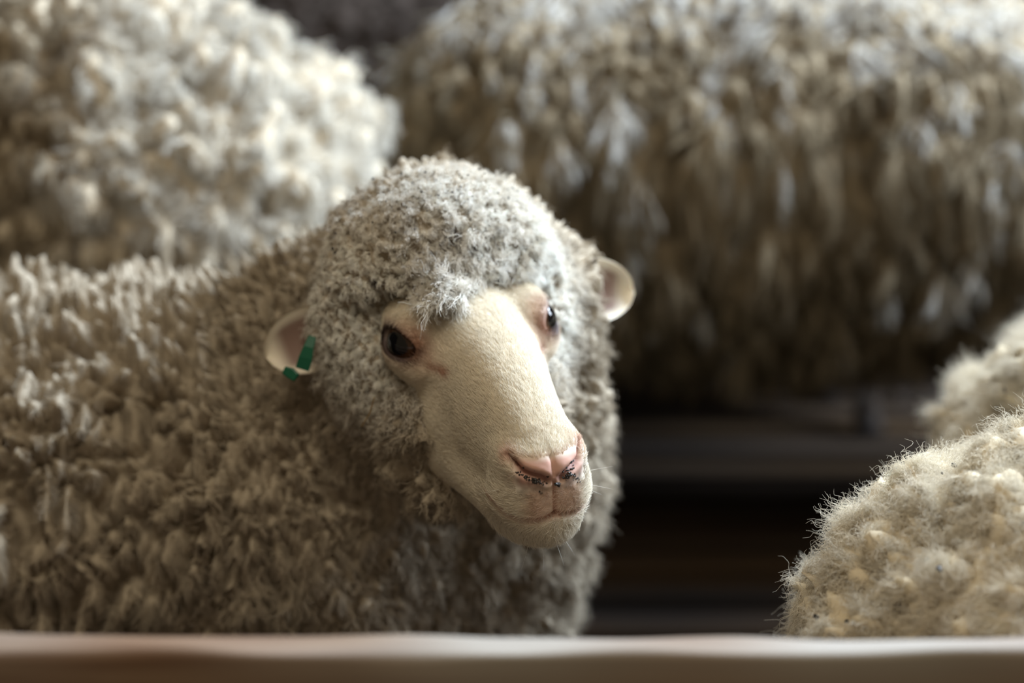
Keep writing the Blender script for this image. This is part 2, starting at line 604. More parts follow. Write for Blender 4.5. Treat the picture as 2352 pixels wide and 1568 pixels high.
def fibres(V, F, spec, count, k=9):
    a, b, c, d = (V[F[:, i]] for i in range(4))
    area = 0.5 * np.linalg.norm(np.cross(c - a, d - b), axis=1)
    cen = (a + b + c + d) / 4
    fn = np.cross(c - a, d - b); fn /= np.linalg.norm(fn, axis=1)[:, None] + 1e-12
    view = CAM - cen; view /= np.linalg.norm(view, axis=1)[:, None]
    s = cam_depth(cen)
    m = 500
    inside = (s[:, 0] > -m) & (s[:, 0] < 2352 + m) & (s[:, 1] > -m) & (s[:, 1] < 1568 + 250)
    w = area * np.where((fn * view).sum(1) > -0.25, 1.0, 0.08) * np.where(inside, 1.0, 0.06) * spec.get('dens', lambda p: 1.0)(cen)
    count = int(count * 1.5)
    idx = rng.choice(len(F), count, p=w / w.sum())
    r1, r2 = rng.random(count)[:, None], rng.random(count)[:, None]
    Q = F[idx]
    p = (V[Q[:, 0]] * (1 - r1) + V[Q[:, 1]] * r1) * (1 - r2) + (V[Q[:, 3]] * (1 - r1) + V[Q[:, 2]] * r1) * r2
    n = fn[idx]
    sc = spec['cell'](p)
    f1, f2, dv, h = wool_cells(p, sc, spec['warp'], spec['wf'], spec['seed'])
    # the partings between staples stay open
    kp = (f2 - f1) > rng.random(count) * (spec['part'](p) if 'part' in spec else 0.25)
    p, n, sc, f1, f2, dv, h = p[kp], n[kp], sc[kp], f1[kp], f2[kp], dv[kp], h[kp]
    count = len(p)
    dv[:, 2] *= 0.35
    dvt = dv - n * (dv * n).sum(1)[:, None]
    flow = spec['flow'](p) + (spec['mess'](p)[:, None] if callable(spec.get('mess')) else spec.get('mess', 0.7)) * vnoise3(p / spec['big'], 61)
    flow = flow - n * (flow * n).sum(1)[:, None]
    flow /= np.linalg.norm(flow, axis=1)[:, None] + 0.25
    cr = rng.normal(size=(count, 3)) * 0.0
    hh = np.stack([np.sin(h * 91.7), np.cos(h * 57.1), np.sin(h * 33.3 + 1)], 1)
    L = spec['len'](p) * (0.55 + 0.6 * rng.random(count)) * (0.7 + 0.6 * (h * 7.7 % 1.0))
    up, fl = [(g(p)[:, None] if callable(g) else g) for g in (spec['up'], spec['lay'])]
    hj = spec.get('hj', 0.35)
    D = n * up + flow * fl + hh * (hj(p)[:, None] if callable(hj) else hj)
    D /= np.linalg.norm(D, axis=1)[:, None]
    e1 = np.cross(D, hh + 0.01); e1 /= np.linalg.norm(e1, axis=1)[:, None] + 1e-9
    e2 = np.cross(D, e1)
    t = np.linspace(0, 1, k)
    A = spec['curl'](p) * (0.6 + 0.8 * (h * 13.3 % 1.0))
    om = spec['turns'] * 2 * math.pi * (0.7 + 0.6 * (h * 5.1 % 1.0))
    ph = h * 40 + rng.normal(size=count) * spec.get('phj', 0.35)
    sway = rng.normal(size=(count, 3)) * spec['stray']
    ph2 = rng.random((count, 2)) * 6.28
    pts = np.empty((count, k, 3), np.float32)
    for j, s_ in enumerate(t):
        a_ = A * s_ ** 0.8
        th = om * s_ + ph
        q = p - n * 0.001 + D * (L * (s_ - spec['droop'] * s_ * s_))[:, None] + flow * (L * spec['droop'] * s_ * s_)[:, None]
        q = q + dvt * (spec['conv'] * s_ ** 0.8)
        q = q + (e1 * np.cos(th)[:, None] + e2 * np.sin(th)[:, None]) * a_[:, None] - (e1 * np.cos(ph)[:, None] + e2 * np.sin(ph)[:, None]) * (A * 0.0)[:, None]
        q = q + sway * (L * s_ ** 1.5)[:, None]
        q = q + (np.cos(ph2[:, :1] + s_ * 19) * e1 + np.sin(ph2[:, 1:] + s_ * 16) * e2) * (spec['frizz'] * s_)
        pts[:, j] = q
    tint = spec['tint'](p, h, rng.random(count))
    return pts, tint, h


def taper(r, k=9, tip=0.35):
    t = np.linspace(0, 1, k)
    return r * (1 - (1 - tip) * t ** 2)


def down(p):
    d = np.zeros_like(p); d[:, 2] = -1
    return d


def const(v):
    return lambda p: np.full(len(p), v)


def cells(a, b, az=0.0):
    return lambda p: np.broadcast_to(np.array([a, a, b]), p.shape)


CREAM = np.array([0.78, 0.70, 0.56])


def wool_tint(base, var=0.12, light=None, light_share=0.0, dirt=0.0, dirtc=(0.10, 0.085, 0.075)):
    base = np.asarray(base)
    def f(p, h, r):
        c = np.tile(base, (len(p), 1)) * (1 + var * (h * 3.3 % 1.0 * 2 - 1) + 0.10 * (r * 2 - 1))[:, None]
        c = c * (1 + 0.14 * vnoise(p / 0.07, 71))[:, None]
        if light is not None:
            m = ((h * 17.7) % 1.0 < light_share) & (vnoise(p / [0.011, 0.011, 0.12], 77) > -0.1)
            c[m] = np.asarray(light) * (0.9 + 0.2 * r[m, None])
        if dirt:
            m = ((h * 29.1) % 1.0 < dirt) & (r < 0.7)
            c[m] = np.asarray(dirtc) * (0.8 + 0.8 * r[m, None])
        return np.clip(c, 0, 0.95)
    return f


def leg_sdf(q, hip, foot, bend=0.03, r=0.06):
    hip = np.asarray(hip, float); foot = np.asarray(foot, float)
    knee = (hip * 0.45 + foot * 0.55) + np.array([bend, 0, 0])
    return smin(cone(q, hip, knee, r, 0.028), smin(cone(q, knee, foot + [0, 0, 0.05], 0.026, 0.018), cone(q, foot + [0, 0, 0.07], foot + [0, 0, 0.045], 0.021, 0.024), 0.01), 0.03)


HOOF = flat_material('hoof_horn', (0.05, 0.04, 0.035), 0.6, 0.3)


def add_hoof(root, foot):
    foot = np.asarray(foot, float)
    nseg = 16
    V, F = [], []
    for s in (-1, 1):
        o = len(V)
        for kz, (zz, rr) in enumerate([(0.0, 0.021), (0.02, 0.019), (0.045, 0.015), (0.055, 0.008)]):
            for i in range(nseg):
                a = i / nseg * 2 * math.pi
                V.append(foot + np.array([math.cos(a) * rr * 1.25 + 0.006 * (1 - zz * 15), s * 0.0125 + math.sin(a) * rr * 0.62, zz]))
        for kz in range(3):
            for i in range(nseg):
                j = (i + 1) % nseg
                F.append([o + kz * nseg + i, o + kz * nseg + j, o + (kz + 1) * nseg + j, o + (kz + 1) * nseg + i])
        F.append([o + i for i in range(nseg)][::-1]); F.append([o + 3 * nseg + i for i in range(nseg)])
    mesh_obj('hoof', V, F, HOOF, root)


EYEM = wool_material('eye_surface', 0.0)
_b = EYEM.node_tree.nodes['Principled BSDF']
_b.inputs['Roughness'].default_value = 0.6; _b.inputs['Specular IOR Level'].default_value = 0.0
_b.inputs['Coat Weight'].default_value = 1.0; _b.inputs['Coat Roughness'].default_value = 0.03


def add_eye(root, to_world, side):
    n1, n2 = 48, 64
    th = np.linspace(0, math.pi, n1)[:, None]; ph = np.linspace(0, 2 * math.pi, n2, endpoint=False)[None, :]
    X = np.stack([np.sin(th) * np.cos(ph), np.sin(th) * np.sin(ph), np.broadcast_to(np.cos(th), (n1, n2))], -1).reshape(-1, 3)
    # cornea bulge over the iris
    r = 1.76 + 0.10 * np.exp(-((1 - X[:, 2]) / 0.16) ** 2)
    d = np.sqrt(X[:, 0] ** 2 + X[:, 1] ** 2)
    c = np.tile([0.20, 0.13, 0.10], (len(X), 1))
    iris = np.clip((0.84 - d) / 0.06, 0, 1) * (X[:, 2] > 0)
    c = mixc(c, (0.07, 0.03, 0.012), iris)
    c = mixc(c, (0.03, 0.012, 0.01), np.exp(-((d - 0.84) / 0.06) ** 2) * (X[:, 2] > 0))
    pup = np.clip((1 - np.sqrt((X[:, 0] / 0.66) ** 2 + (X[:, 1] / 0.50) ** 2)) / 0.12, 0, 1) * (X[:, 2] > 0)
    c = mixc(c, (0.003, 0.003, 0.004), pup)
    L = EYE + (X * r[:, None]) @ EYER.T
    L[:, 0] *= side
    F = []
    for i in range(n1 - 1):
        for j in range(n2):
            k = (j + 1) % n2
            q = [i * n2 + j, (i + 1) * n2 + j, (i + 1) * n2 + k, i * n2 + k]
            F.append(q if side > 0 else q[::-1])
    mesh_obj('eye', to_world(L), np.array(F), EYEM, root, col=c)


def add_wet(o, w):
    at = o.data.attributes.new('wet', 'FLOAT', 'POINT')
    at.data.foreach_set('value', w.astype(np.float32))


def head_frame(pos, fwd, scale=0.0113):
    """places the head shape at pos (throat/poll), snout along fwd"""
    f = np.asarray(fwd, float); f /= np.linalg.norm(f)
    x = np.cross(f, [0, 0, 1.0]); x /= np.linalg.norm(x)
    z = np.cross(x, f)
    M = np.stack([x, f, z], 1)
    return lambda h: np.asarray(pos) + (np.asarray(h) * scale) @ M.T


CH, CFh, CCh, CWh = build_head(0.42)           # a coarse head for the sheep whose heads are out of view


def make_sheep(name_loc, label, torso, spec, lo, hi, vox, legs, headf, nfib, rad, group=None, fine_head=None, fwd=0.03):
    root = empty('sheep', name_loc, label, 'sheep', group)
    V, F = surface_net(torso, lo, hi, vox, 2)
    V = displace(V, F, spec)
    under = np.tile(spec['under'], (len(V), 1))
    parts = [(V, F, under, 0, None)]
    lsdf = lambda q: np.minimum.reduce([leg_sdf(q, h, f, fwd) for h, f in legs])
    LV, LF = surface_net(lsdf, np.min([np.minimum(h, f) for h, f in legs], 0) - [0.1, 0.1, -0.0], np.max([np.maximum(h, f) for h, f in legs], 0) + 0.08, 0.011, 1)
    parts.append((LV, LF, np.tile(spec.get('legs', FUR * 0.9), (len(LV), 1)), 1, None))
    if fine_head is not None:
        hv, hf, hc, hw = fine_head
    else:
        hv, hf, hc, hw = CH, CFh, CCh, CWh
    parts.append((headf(hv), hf, hc, 1, hw))
    for s in (1, -1):
        ev, ef, ec = build_ear(s)
        parts.append((headf(ev), ef, ec, 1, None))
    AV, AF, AC, AM, AW = join(parts)
    body = mesh_obj('body', AV, AF, [UNDER, SKIN], root, col=AC, matidx=AM)
    add_wet(body, AW)
    for h, f in legs:
        add_hoof(root, f)
    for s in (1, -1):
        add_eye(root, headf, s)
    pts, tint, h = fibres(V, F, spec, nfib)
    curves_obj('fleece', pts, taper(rad), WOOL, root, tint)
    return root, V, F, body


# ------------------------------------------------------------------ the barn
def barn():
    slat = flat_material('wet_dark_floor_boards', (0.016, 0.015, 0.016), 0.7, 0.15, (2.2, (0.045, 0.026, 0.012), (0.35, 3.0, 1)))
    V, F = [], []

    def box(x0, x1, y0, y1, z0, z1):
        o = len(V)
        for z in (z0, z1):
            for x, y in ((x0, y0), (x1, y0), (x1, y1), (x0, y1)):
                V.append((x, y, z))
        for q in ((0, 3, 2, 1), (4, 5, 6, 7), (0, 1, 5, 4), (1, 2, 6, 5), (2, 3, 7, 6), (3, 0, 4, 7)):
            F.append([o + i for i in q])
    y = 0.2
    while y < 3.9:
        w = 0.068 + rng.normal() * 0.003
        box(-2.6, 2.6, y, y + w, -0.04, rng.normal() * 0.0015 - 0.002)
        y += w + 0.036
    box(-2.6, 2.6, 0.2, 3.94, -0.30, -0.26)
    o = mesh_obj('floor', V, F, slat, smooth=False)
    o['kind'] = 'structure'
    wallm = flat_material('dark_stained_wall_boards', (0.036, 0.025, 0.018), 0.9, 0.1, (3, (0.022, 0.016, 0.012), (4, 4, 0.4)))

    def wall(name, horizontal):
        V.clear(); F.clear()
        t = -2.6 if horizontal else 0.2
        end = 2.6 if horizontal else 3.94
        while t < end:
            w = 0.14 + rng.normal() * 0.006
            e = min(t + w, end)
            dz = rng.normal() * 0.003
            if name == 'wall_back':
                box(t, e - 0.006, 3.94 + dz, 3.97, -0.3, 2.6)
            elif name == 'wall_left':
                box(-2.63, -2.60 + dz, t, e - 0.006, -0.3, 2.6)
            t = e
        if name == 'wall_back':
            box(-2.6, 2.6, 3.971, 4.0, -0.3, 2.6)
        else:
            box(-2.66, -2.631, 0.2, 3.94, -0.3, 2.6)
        o = mesh_obj(name, V, F, wallm, smooth=False)
        o['kind'] = 'structure'
    wall('wall_back', True)
    wall('wall_left', False)


barn()


def fence():
    woodf = bpy.data.materials.new('weathered_fence_wood')
    nt, N, L, b = nodes(woodf)
    tc = N.new('ShaderNodeTexCoord'); mp = N.new('ShaderNodeMapping'); mp.inputs['Scale'].default_value = (1.2, 14, 14)
    nz = N.new('ShaderNodeTexNoise'); nz.inputs['Scale'].default_value = 6; nz.inputs['Detail'].default_value = 10
    L.new(tc.outputs['Object'], mp.inputs[0]); L.new(mp.outputs[0], nz.inputs[0])
    cr = N.new('ShaderNodeValToRGB')
    cr.color_ramp.elements[0].position = 0.3; cr.color_ramp.elements[0].color = (0.14, 0.065, 0.03, 1)
    cr.color_ramp.elements[1].position = 0.7; cr.color_ramp.elements[1].color = (0.26, 0.165, 0.10, 1)
    L.new(nz.outputs[0], cr.inputs[0])
    a = N.new('ShaderNodeAttribute'); a.attribute_name = 'tint'
    mx = N.new('ShaderNodeMix'); mx.data_type = 'RGBA'
    sep = N.new('ShaderNodeSeparateColor'); L.new(a.outputs['Color'], sep.inputs[0])
    L.new(sep.outputs[0], mx.inputs[0]); L.new(cr.outputs[0], mx.inputs[6])
    mx.inputs[7].default_value = (0.36, 0.32, 0.275, 1)
    L.new(mx.outputs[2], b.inputs['Base Color'])
    b.inputs['Roughness'].default_value = 0.75
    root = empty('pen_fence', (0, 1.08, 0), 'brown wooden pen fence with pale worn top edge in front of the sheep', 'fence')

    def plank(name, x0, x1, yc, t, z0, z1, vertical=False):
        nx, = (260,) if not vertical else (40,)
        prof = []
        r = 0.006
        for cx, cz, a0 in ((t / 2 - r, z1 - r, 0), (-t / 2 + r, z1 - r, 90), (-t / 2 + r, z0 + r, 180), (t / 2 - r, z0 + r, 270)):
            for k in range(5):
                a_ = math.radians(a0 + k * 22.5)
                prof.append((cx + r * math.cos(a_), cz + r * math.sin(a_)))
        # extra points along the long faces
        prof = np.array(prof)
        X = np.linspace(x0, x1, nx)
        V = []
        for x in X:
            row = np.stack([np.full(len(prof), x), yc + prof[:, 0], prof[:, 1]], 1)
            V.append(row)
        V = np.array(V)
        flat = V.reshape(-1, 3)
        top = (flat[:, 2] > z1 - 0.008)
        wob = 0.0035 * vnoise(flat * [14, 60, 0], 91) + 0.0028 * vnoise(flat * [5, 2, 0] + 3.3, 92)
        flat[:, 2] += np.where(top, wob, 0)
        flat[:, 1] += 0.0015 * vnoise(flat * [18, 0, 30], 93)
        m = len(prof)
        F = [[i * m + j, (i + 1) * m + j, (i + 1) * m + (j + 1) % m, i * m + (j + 1) % m] for i in range(nx - 1) for j in range(m)]
        F.append(list(range(m))[::-1]); F.append([(nx - 1) * m + j for j in range(m)])
        worn = np.where(top, np.clip(0.35 + 0.5 * vnoise(flat * [9, 20, 0], 95) + 0.5 * vnoise(flat * [2.5, 0, 0], 97), 0, 1), 0)
        c = np.stack([worn] * 3, 1)
        return mesh_obj(name, flat, F, woodf, root, col=c, smooth=True)
    plank('top_rail', -1.35, 1.35, 1.088, 0.028, 0.525, 0.590)
    for zc in (0.30, 0.08):
        plank('lower_rail', -1.35, 1.35, 1.08, 0.035, zc, zc + 0.09)
    for x in (-1.2, 1.2):
        V, F = [], []
        s = 0.035
        ring = [(x - s, 1.02 - s), (x + s, 1.02 - s), (x + s, 1.02 + s), (x - s, 1.02 + s)]
        for z in (0.0, 0.66, 0.68):
            k = 1.0 if z < 0.67 else 0.8
            for a_, b_ in ring:
                V.append((x + (a_ - x) * k, 1.02 + (b_ - 1.02) * k, z))
        for lv in (0, 4):
            for i in range(4):
                F.append([lv + i, lv + (i + 1) % 4, lv + 4 + (i + 1) % 4, lv + 4 + i])
        F.append([3, 2, 1, 0]); F.append([8, 9, 10, 11])
        mesh_obj('post', V, F, woodf, root, smooth=False, col=np.zeros((len(V), 3)) + 0.2)


fence()

# ------------------------------------------------------------------ sheep 1: the one looking at the camera
_wz = np.array([-30, -13, -11, -9.5, -6.5, -3.6, -1.5, -0.3, 1.2, 2.4, 3.6, 5, 20])
_wy = np.array([60, 40, 20, 17.0, 14.6, 12.9, 11.0, 8.4, 5.6, 4.4, 5.8, 8.6, 10.0])


def _line0(h):
    return np.interp(h[:, 2], _wz, _wy)


def face_line(h):
    """how far along the head the wool reaches"""
    y = np.interp(h[:, 2], _wz, _wy)
    up = np.clip((h[:, 2] - 2.0) / 1.5, 0, 1)
    y = y + up * (2.5 * np.exp(-((h[:, 0] - 2.4) / 1.8) ** 2) - 1.2 * np.clip((h[:, 0] - 3.6) / 1.2, 0, 1))
    return y + 0.75 * vnoise(h / 1.1, 44)


def torso1(q):
    h = world_to_head(q)
    x = np.abs(h[:, 0]); hs = np.stack([x, h[:, 1], h[:, 2]], 1)
    k = 0.01 * HS
    hw = ell(h, (0, 0.6, 2.6), (9.0, 7.6, 8.2))
    hw = hw + np.clip(1 - (_line0(h) - h[:, 1]) / 3.2, 0, 1) * 1.3 * np.clip((h[:, 2] - 2.5) / 1.5, 0, 1)
    hw = smin(hw, ell(h, (2.0, 7.2, 4.0), (2.9, 3.6, 1.6)), 1.2)
    hw = smin(hw, ell(hs, (6.0, 1.2, -3.5), (4.2, 6.6, 7.5)), 2.5)
    hw = smin(hw, ell(hs, (3.6, 8.0, -9.0), (3.4, 7.0, 3.2)), 2.5)
    hw = smin(hw, ell(hs, (4.9, 7.5, -5.2), (2.1, 5.8, 4.2)), 1.5)
    d = hw * k
    nape = cone(q, P(1000, 610, 1.77), P(700, 750, 1.82), 0.082, 0.078)
    d = smin(d, nape, 0.05)
    ruff = cone(q, P(1275, 650, 1.765), P(1290, 950, 1.79), 0.040, 0.040)
    d = smin(d, ruff, 0.04)
    neck = cone(q, (-0.06, 1.74, 0.64), (-0.055, 1.80, 0.46), 0.115, 0.145)
    neck = smin(neck, cone(q, (-0.055, 1.80, 0.46), (-0.06, 1.80, 0.32), 0.145, 0.125), 0.04)
    d = smin(d, neck, 0.05)
    d = smax(d, np.where(x < 13, (h[:, 1] - face_line(h)) * 0.8 * k, -1), 0.016)
    b = cone(q, (-1.00, 1.83, 0.42), (-0.24, 1.82, 0.42), 0.215, 0.215)
    b = smin(b, ell(q, (-0.20, 1.74, 0.42), (0.17, 0.15, 0.20)), 0.06)
    b = b - 0.013 * np.clip((-0.22 - q[:, 0]) / 0.15, 0, 1) * vnoise(q / [0.055, 0.055, 0.075], 48)
    return smin(d, b, 0.06)


def headness(p):
    """1 on the head wool, 0 on the body"""
    h = world_to_head(p)
    d = np.sqrt((h[:, 0] / 11) ** 2 + ((h[:, 1] - 3) / 10) ** 2 + ((h[:, 2] - 1) / 10) ** 2)
    return np.clip((1.25 - d) / 0.35, 0, 1)


def neckness(p):
    return np.maximum(headness(p), np.clip((p[:, 0] + 0.29) / 0.12, 0, 1))


def flow1(p):
    k = headness(p)[:, None]
    return down(p) * (1 - k) + HY * k * 1.0


def front1(p):
    h = world_to_head(p)
    return np.clip((h[:, 1] + 0.5) / 4, 0, 1) * np.clip((h[:, 2] - 1.5) / 2, 0, 1) * headness(p) * np.clip((5.5 - h[:, 0]) / 2, 0, 1)


def len1(p):
    h = world_to_head(p)
    lock = np.clip((h[:, 1] - 4.5) / 3, 0, 1) * np.clip((h[:, 2] - 2.5) / 1, 0, 1)
    chest = np.clip((p[:, 0] + 0.28) / 0.1, 0, 1) * np.clip((0.50 - p[:, 2]) / 0.08, 0, 1)
    return 0.012 + 0.001 * neckness(p) - 0.002 * headness(p) + 0.011 * lock + 0.005 * front1(p) + 0.006 * chest


def cell1(p):
    k = headness(p)[:, None]
    ch = neckness(p)[:, None]
    bod = np.array([0.0175, 0.0175, 0.065]) * (1 - ch) + np.array([0.012, 0.012, 0.017]) * ch
    return bod * (1 - k) + np.array([0.0085, 0.0085, 0.0085]) * k


t1 = wool_tint((0.50, 0.43, 0.335), 0.12, dirt=0.0)
t1h = wool_tint((0.91, 0.87, 0.80), 0.05, dirt=0.02)


def tint1(p, h, r):
    k = headness(p)[:, None]
    return t1(p, h, r) * (1 - k) + t1h(p, h, r) * k


spec1 = dict(cell=cell1, warp=0.65, wf=0.04, seed=3, part=lambda p: 0.5 - 0.2 * neckness(p), amp=lambda p: 0.035 - 0.019 * neckness(p) - 0.008 * headness(p), big=0.035, lump=lambda p: 0.015 - 0.006 * neckness(p) - 0.003 * headness(p), flow=flow1,
             len=len1, up=lambda p: 0.38 - 0.12 * front1(p), lay=lambda p: 0.7 + 0.5 * front1(p), hj=lambda p: 0.08 + 0.27 * neckness(p), mess=lambda p: 0.12 + 0.36 * neckness(p), curl=lambda p: 0.0009 + 0.0006 * neckness(p), turns=1.3, stray=0.12, droop=0.35,
             conv=0.5, frizz=0.0005, under=(0.42, 0.355, 0.27), tint=tint1, dens=lambda p: 1 + 2.2 * headness(p))
fine = build_head(0.13)
print('head built', round(time.time() - T0, 1))
legs1 = [((-0.16, 1.75, 0.34), (-0.14, 1.72, 0.0)), ((-0.17, 1.92, 0.34), (-0.20, 1.92, 0.0)), ((-0.98, 1.76, 0.38), (-1.02, 1.74, 0.0)), ((-0.97, 1.92, 0.38), (-0.94, 1.92, 0.0))]
s1, V1, F1_, body1 = make_sheep((-0.5, 1.82, 0), 'cream sheep with bare face looking at the camera, green tag in its ear', torso1, spec1,
                                (-1.27, 1.42, 0.16), (0.16, 2.10, 0.90), 0.0048, legs1, head_to_world, 620000, 0.00024, fine_head=fine)
print('sheep 1', len(V1), round(time.time() - T0, 1))


def face_fur():
    hv, hf, hc, hw = fine
    a, b, c, d = (hv[hf[:, i]] for i in range(4))
    cen = (a + b + c + d) / 4
    nn = np.cross(c - a, d - b); ar = np.linalg.norm(nn, axis=1); nn /= ar[:, None] + 1e-12
    q = cen.copy(); q[:, 0] = np.abs(q[:, 0])
    yb = np.interp(q[:, 2], _wz, _wy)
    w = ar * (q[:, 1] > yb - 2.5)
    e = (q - EYE) @ EYER
    w *= ~((np.sqrt((e[:, 0] / 2.1) ** 2 + (e[:, 1] / 1.3) ** 2) < 1.0) & (e[:, 2] > 0))
    bare = (q[:, 1] > 24.0) & (q[:, 2] < -0.35) & (q[:, 2] > -2.7) & (q[:, 0] < 2.5)
    w *= np.where(bare, 0.0, 1.0)
    w *= np.where((q[:, 1] > 24.6) & (q[:, 2] < -2.6) & (q[:, 2] > -4.5) & (q[:, 0] < 1.2), 0.4, 1.0)
    n = 90000
    idx = rng.choice(len(hf), n, p=w / w.sum())
    r1, r2 = rng.random(n)[:, None], rng.random(n)[:, None]
    Q = hf[idx]
    p = (hv[Q[:, 0]] * (1 - r1) + hv[Q[:, 1]] * r1) * (1 - r2) + (hv[Q[:, 3]] * (1 - r1) + hv[Q[:, 2]] * r1) * r2
    N = nn[idx]
    # coat lies back from the nose, and hangs forward on the chin
    fl = np.tile([0, -1.0, 0.0], (n, 1))
    chin = np.clip((-5.0 - p[:, 2]) / 1.2, 0, 1)[:, None] * np.clip((p[:, 1:2] - 20) / 2, 0, 1)
    fl = fl * (1 - chin) + np.array([0, 0.4, -1.0]) * chin
    top = np.clip((12 - p[:, 1:2]) / 5, 0, 1)
    fl = fl * (1 - 1.6 * top)
    fl = fl + 0.2 * vnoise3(p / 2.2, 81) + 0.22 * rng.normal(size=(n, 3))
    fl -= N * (fl * N).sum(1)[:, None]
    fl /= np.linalg.norm(fl, axis=1)[:, None] + 1e-9
    L = (0.38 + 0.25 * rng.random(n)) * (1 + 1.0 * chin[:, 0])
    k = 5
    pts = np.empty((n, k, 3))
    for j, s_ in enumerate(np.linspace(0, 1, k)):
        pts[:, j] = p + N * (L * (0.42 * s_ - 0.16 * s_ * s_))[:, None] + fl * (L * s_)[:, None]
    tint = hc[hf[idx, 0]] * (0.95 + 0.12 * rng.random((n, 1)))
    curves_obj('face_fur', head_to_world(pts.reshape(-1, 3)).reshape(n, k, 3), taper(0.00011, k, 0.3), WOOL, s1, np.clip(tint, 0, .95))
    # whiskers on muzzle and chin
    W = []
    for (x, y, z), dr in [((-3.2, 23.5, -3.0), (-1, .3, .2)), ((-3.2, 24.0, -3.8), (-1, .4, -.2)), ((-3.0, 24.3, -2.4), (-1, .5, .3)), ((3.2, 23.5, -3.0), (1, .3, .2)),
                          ((0.3, 24.0, -8.0), (0, .4, -1)), ((-0.8, 23.8, -8.2), (-.3, .5, -1)), ((-1.4, 23.6, -8.0), (-.6, .3, -1)), ((1.2, 23.6, -8.1), (.3, .2, -1)), ((-3.3, 22.4, -5.0), (-1, .2, -.5))]:
        dr = np.array(dr, float); dr /= np.linalg.norm(dr)
        W.append([np.array([x, y, z]) + dr * (1.9 * s_) + np.array([0, -0.35, -0.25]) * s_ * s_ for s_ in np.linspace(0, 1, 6)])
    W = np.array(W)
    curves_obj('whisker', head_to_world(W.reshape(-1, 3)).reshape(len(W), 6, 3), taper(0.00013, 6, 0.2), WOOL, s1, np.tile([0.85, 0.82, 0.75], (len(W), 1)))


face_fur()


def surf_point(px, py, Vw, tol=7):
    s = cam_depth(Vw)
    d = np.hypot(s[:, 0] - px, s[:, 1] - py)
    m = d < max(tol, d.min() + 1)
    return Vw[m][np.argmin(s[m, 2])]


def lump_mesh(name, centres, sizes, mat, parent, kind=None, seed=5):
    """small irregular crumbs"""
    base = np.array([(x, y, z) for x in (-1, 0, 1) for y in (-1, 0, 1) for z in (-1, 0, 1) if (x, y, z) != (0, 0, 0)], float)
    bm_v = [(1, 0, 0), (-1, 0, 0), (0, 1, 0), (0, -1, 0), (0, 0, 1), (0, 0, -1), (.6, .6, .6), (-.6, .6, .6), (.6, -.6, .6), (.6, .6, -.6), (-.6, -.6, .6), (-.6, .6, -.6), (.6, -.6, -.6), (-.6, -.6, -.6)]
    bm_f = []
    for sx in (1, -1):
        for sy in (1, -1):
            for sz in (1, -1):
                X = 0 if sx > 0 else 1; Y = 2 if sy > 0 else 3; Z = 4 if sz > 0 else 5
                C = [i for i in range(6, 14) if np.sign(bm_v[i][0]) == sx and np.sign(bm_v[i][1]) == sy and np.sign(bm_v[i][2]) == sz][0]
                for t in ((X, Y, C), (Y, Z, C), (Z, X, C)):
                    bm_f.append(t if sx * sy * sz > 0 else t[::-1])
    V, F = [], []
    r = np.random.default_rng(seed)
    for c, s_ in zip(centres, sizes):
        o = len(V)
        j = r.uniform(0.6, 1.4, (14, 1)) * np.array(bm_v) * s_ * r.uniform(0.5, 1.2, 3)
        V.extend(list(np.asarray(c) + j))
        F.extend([tuple(i + o for i in f) for f in bm_f])
    ob = mesh_obj(name, V, F, mat, parent, smooth=False)
    if kind:
        ob['kind'] = kind
    return ob


DIRT = flat_material('dung_and_soil', (0.030, 0.024, 0.020), 0.55, 0.5)
hW = head_to_world(fine[0])
cs, sz = [], []
for (px, py, s_) in [(1284, 1114, .0016), (1288, 1120, .0013), (1281, 1119, .0012), (1232, 1097, .0013), (1222, 1093, .0010), (1212, 1090, .0010), (1243, 1101, .0011), (1258, 1101, .0013), (1236, 1110, .0012), (1228, 1104, .0011),
                     (1218, 1100, .0009), (1205, 1086, .0010), (1198, 1081, .0009), (1298, 1086, .0013), (1305, 1089, .0012), (1311, 1086, .0012), (1308, 1078, .0011), (1314, 1073, .0010), (1318, 1066, .0009),
                     (1322, 1060, .0009), (1325, 1092, .0009), (1331, 1098, .0008), (1336, 1104, .0008), (1320, 1090, .0009), (1315, 1093, .0009), (1243, 1133, .0010), (1248, 1135, .0008), (1326, 1088, .0008), (1310, 1094, .0010)]:
    cs.append(surf_point(px, py, hW)); sz.append(s_ * 1.35)
_r = np.random.default_rng(4)
for poly, n_, jit, dn in (([(1190, 1076), (1206, 1088), (1228, 1096), (1256, 1104)], 46, 3.2, 4.0), ([(1292, 1092), (1304, 1084), (1316, 1070), (1322, 1056)], 20, 3.0, 2.0),
                          ([(1304, 1090), (1322, 1092), (1338, 1106)], 18, 3.5, 0.0), ([(1222, 1104), (1240, 1110)], 14, 4.5, 2.0)):
    poly = np.array(poly, float)
    for _ in range(n_):
        t_ = _r.random() * (len(poly) - 1); i_ = int(t_)
        q_ = poly[i_] * (1 - t_ + i_) + poly[i_ + 1] * (t_ - i_) + _r.normal(size=2) * jit + [0, abs(_r.normal()) * dn]
        cs.append(surf_point(q_[0], q_[1], hW)); sz.append(_r.uniform(0.0005, 0.0012))
lump_mesh('nose_dirt', cs, sz, DIRT, s1, 'stuff')


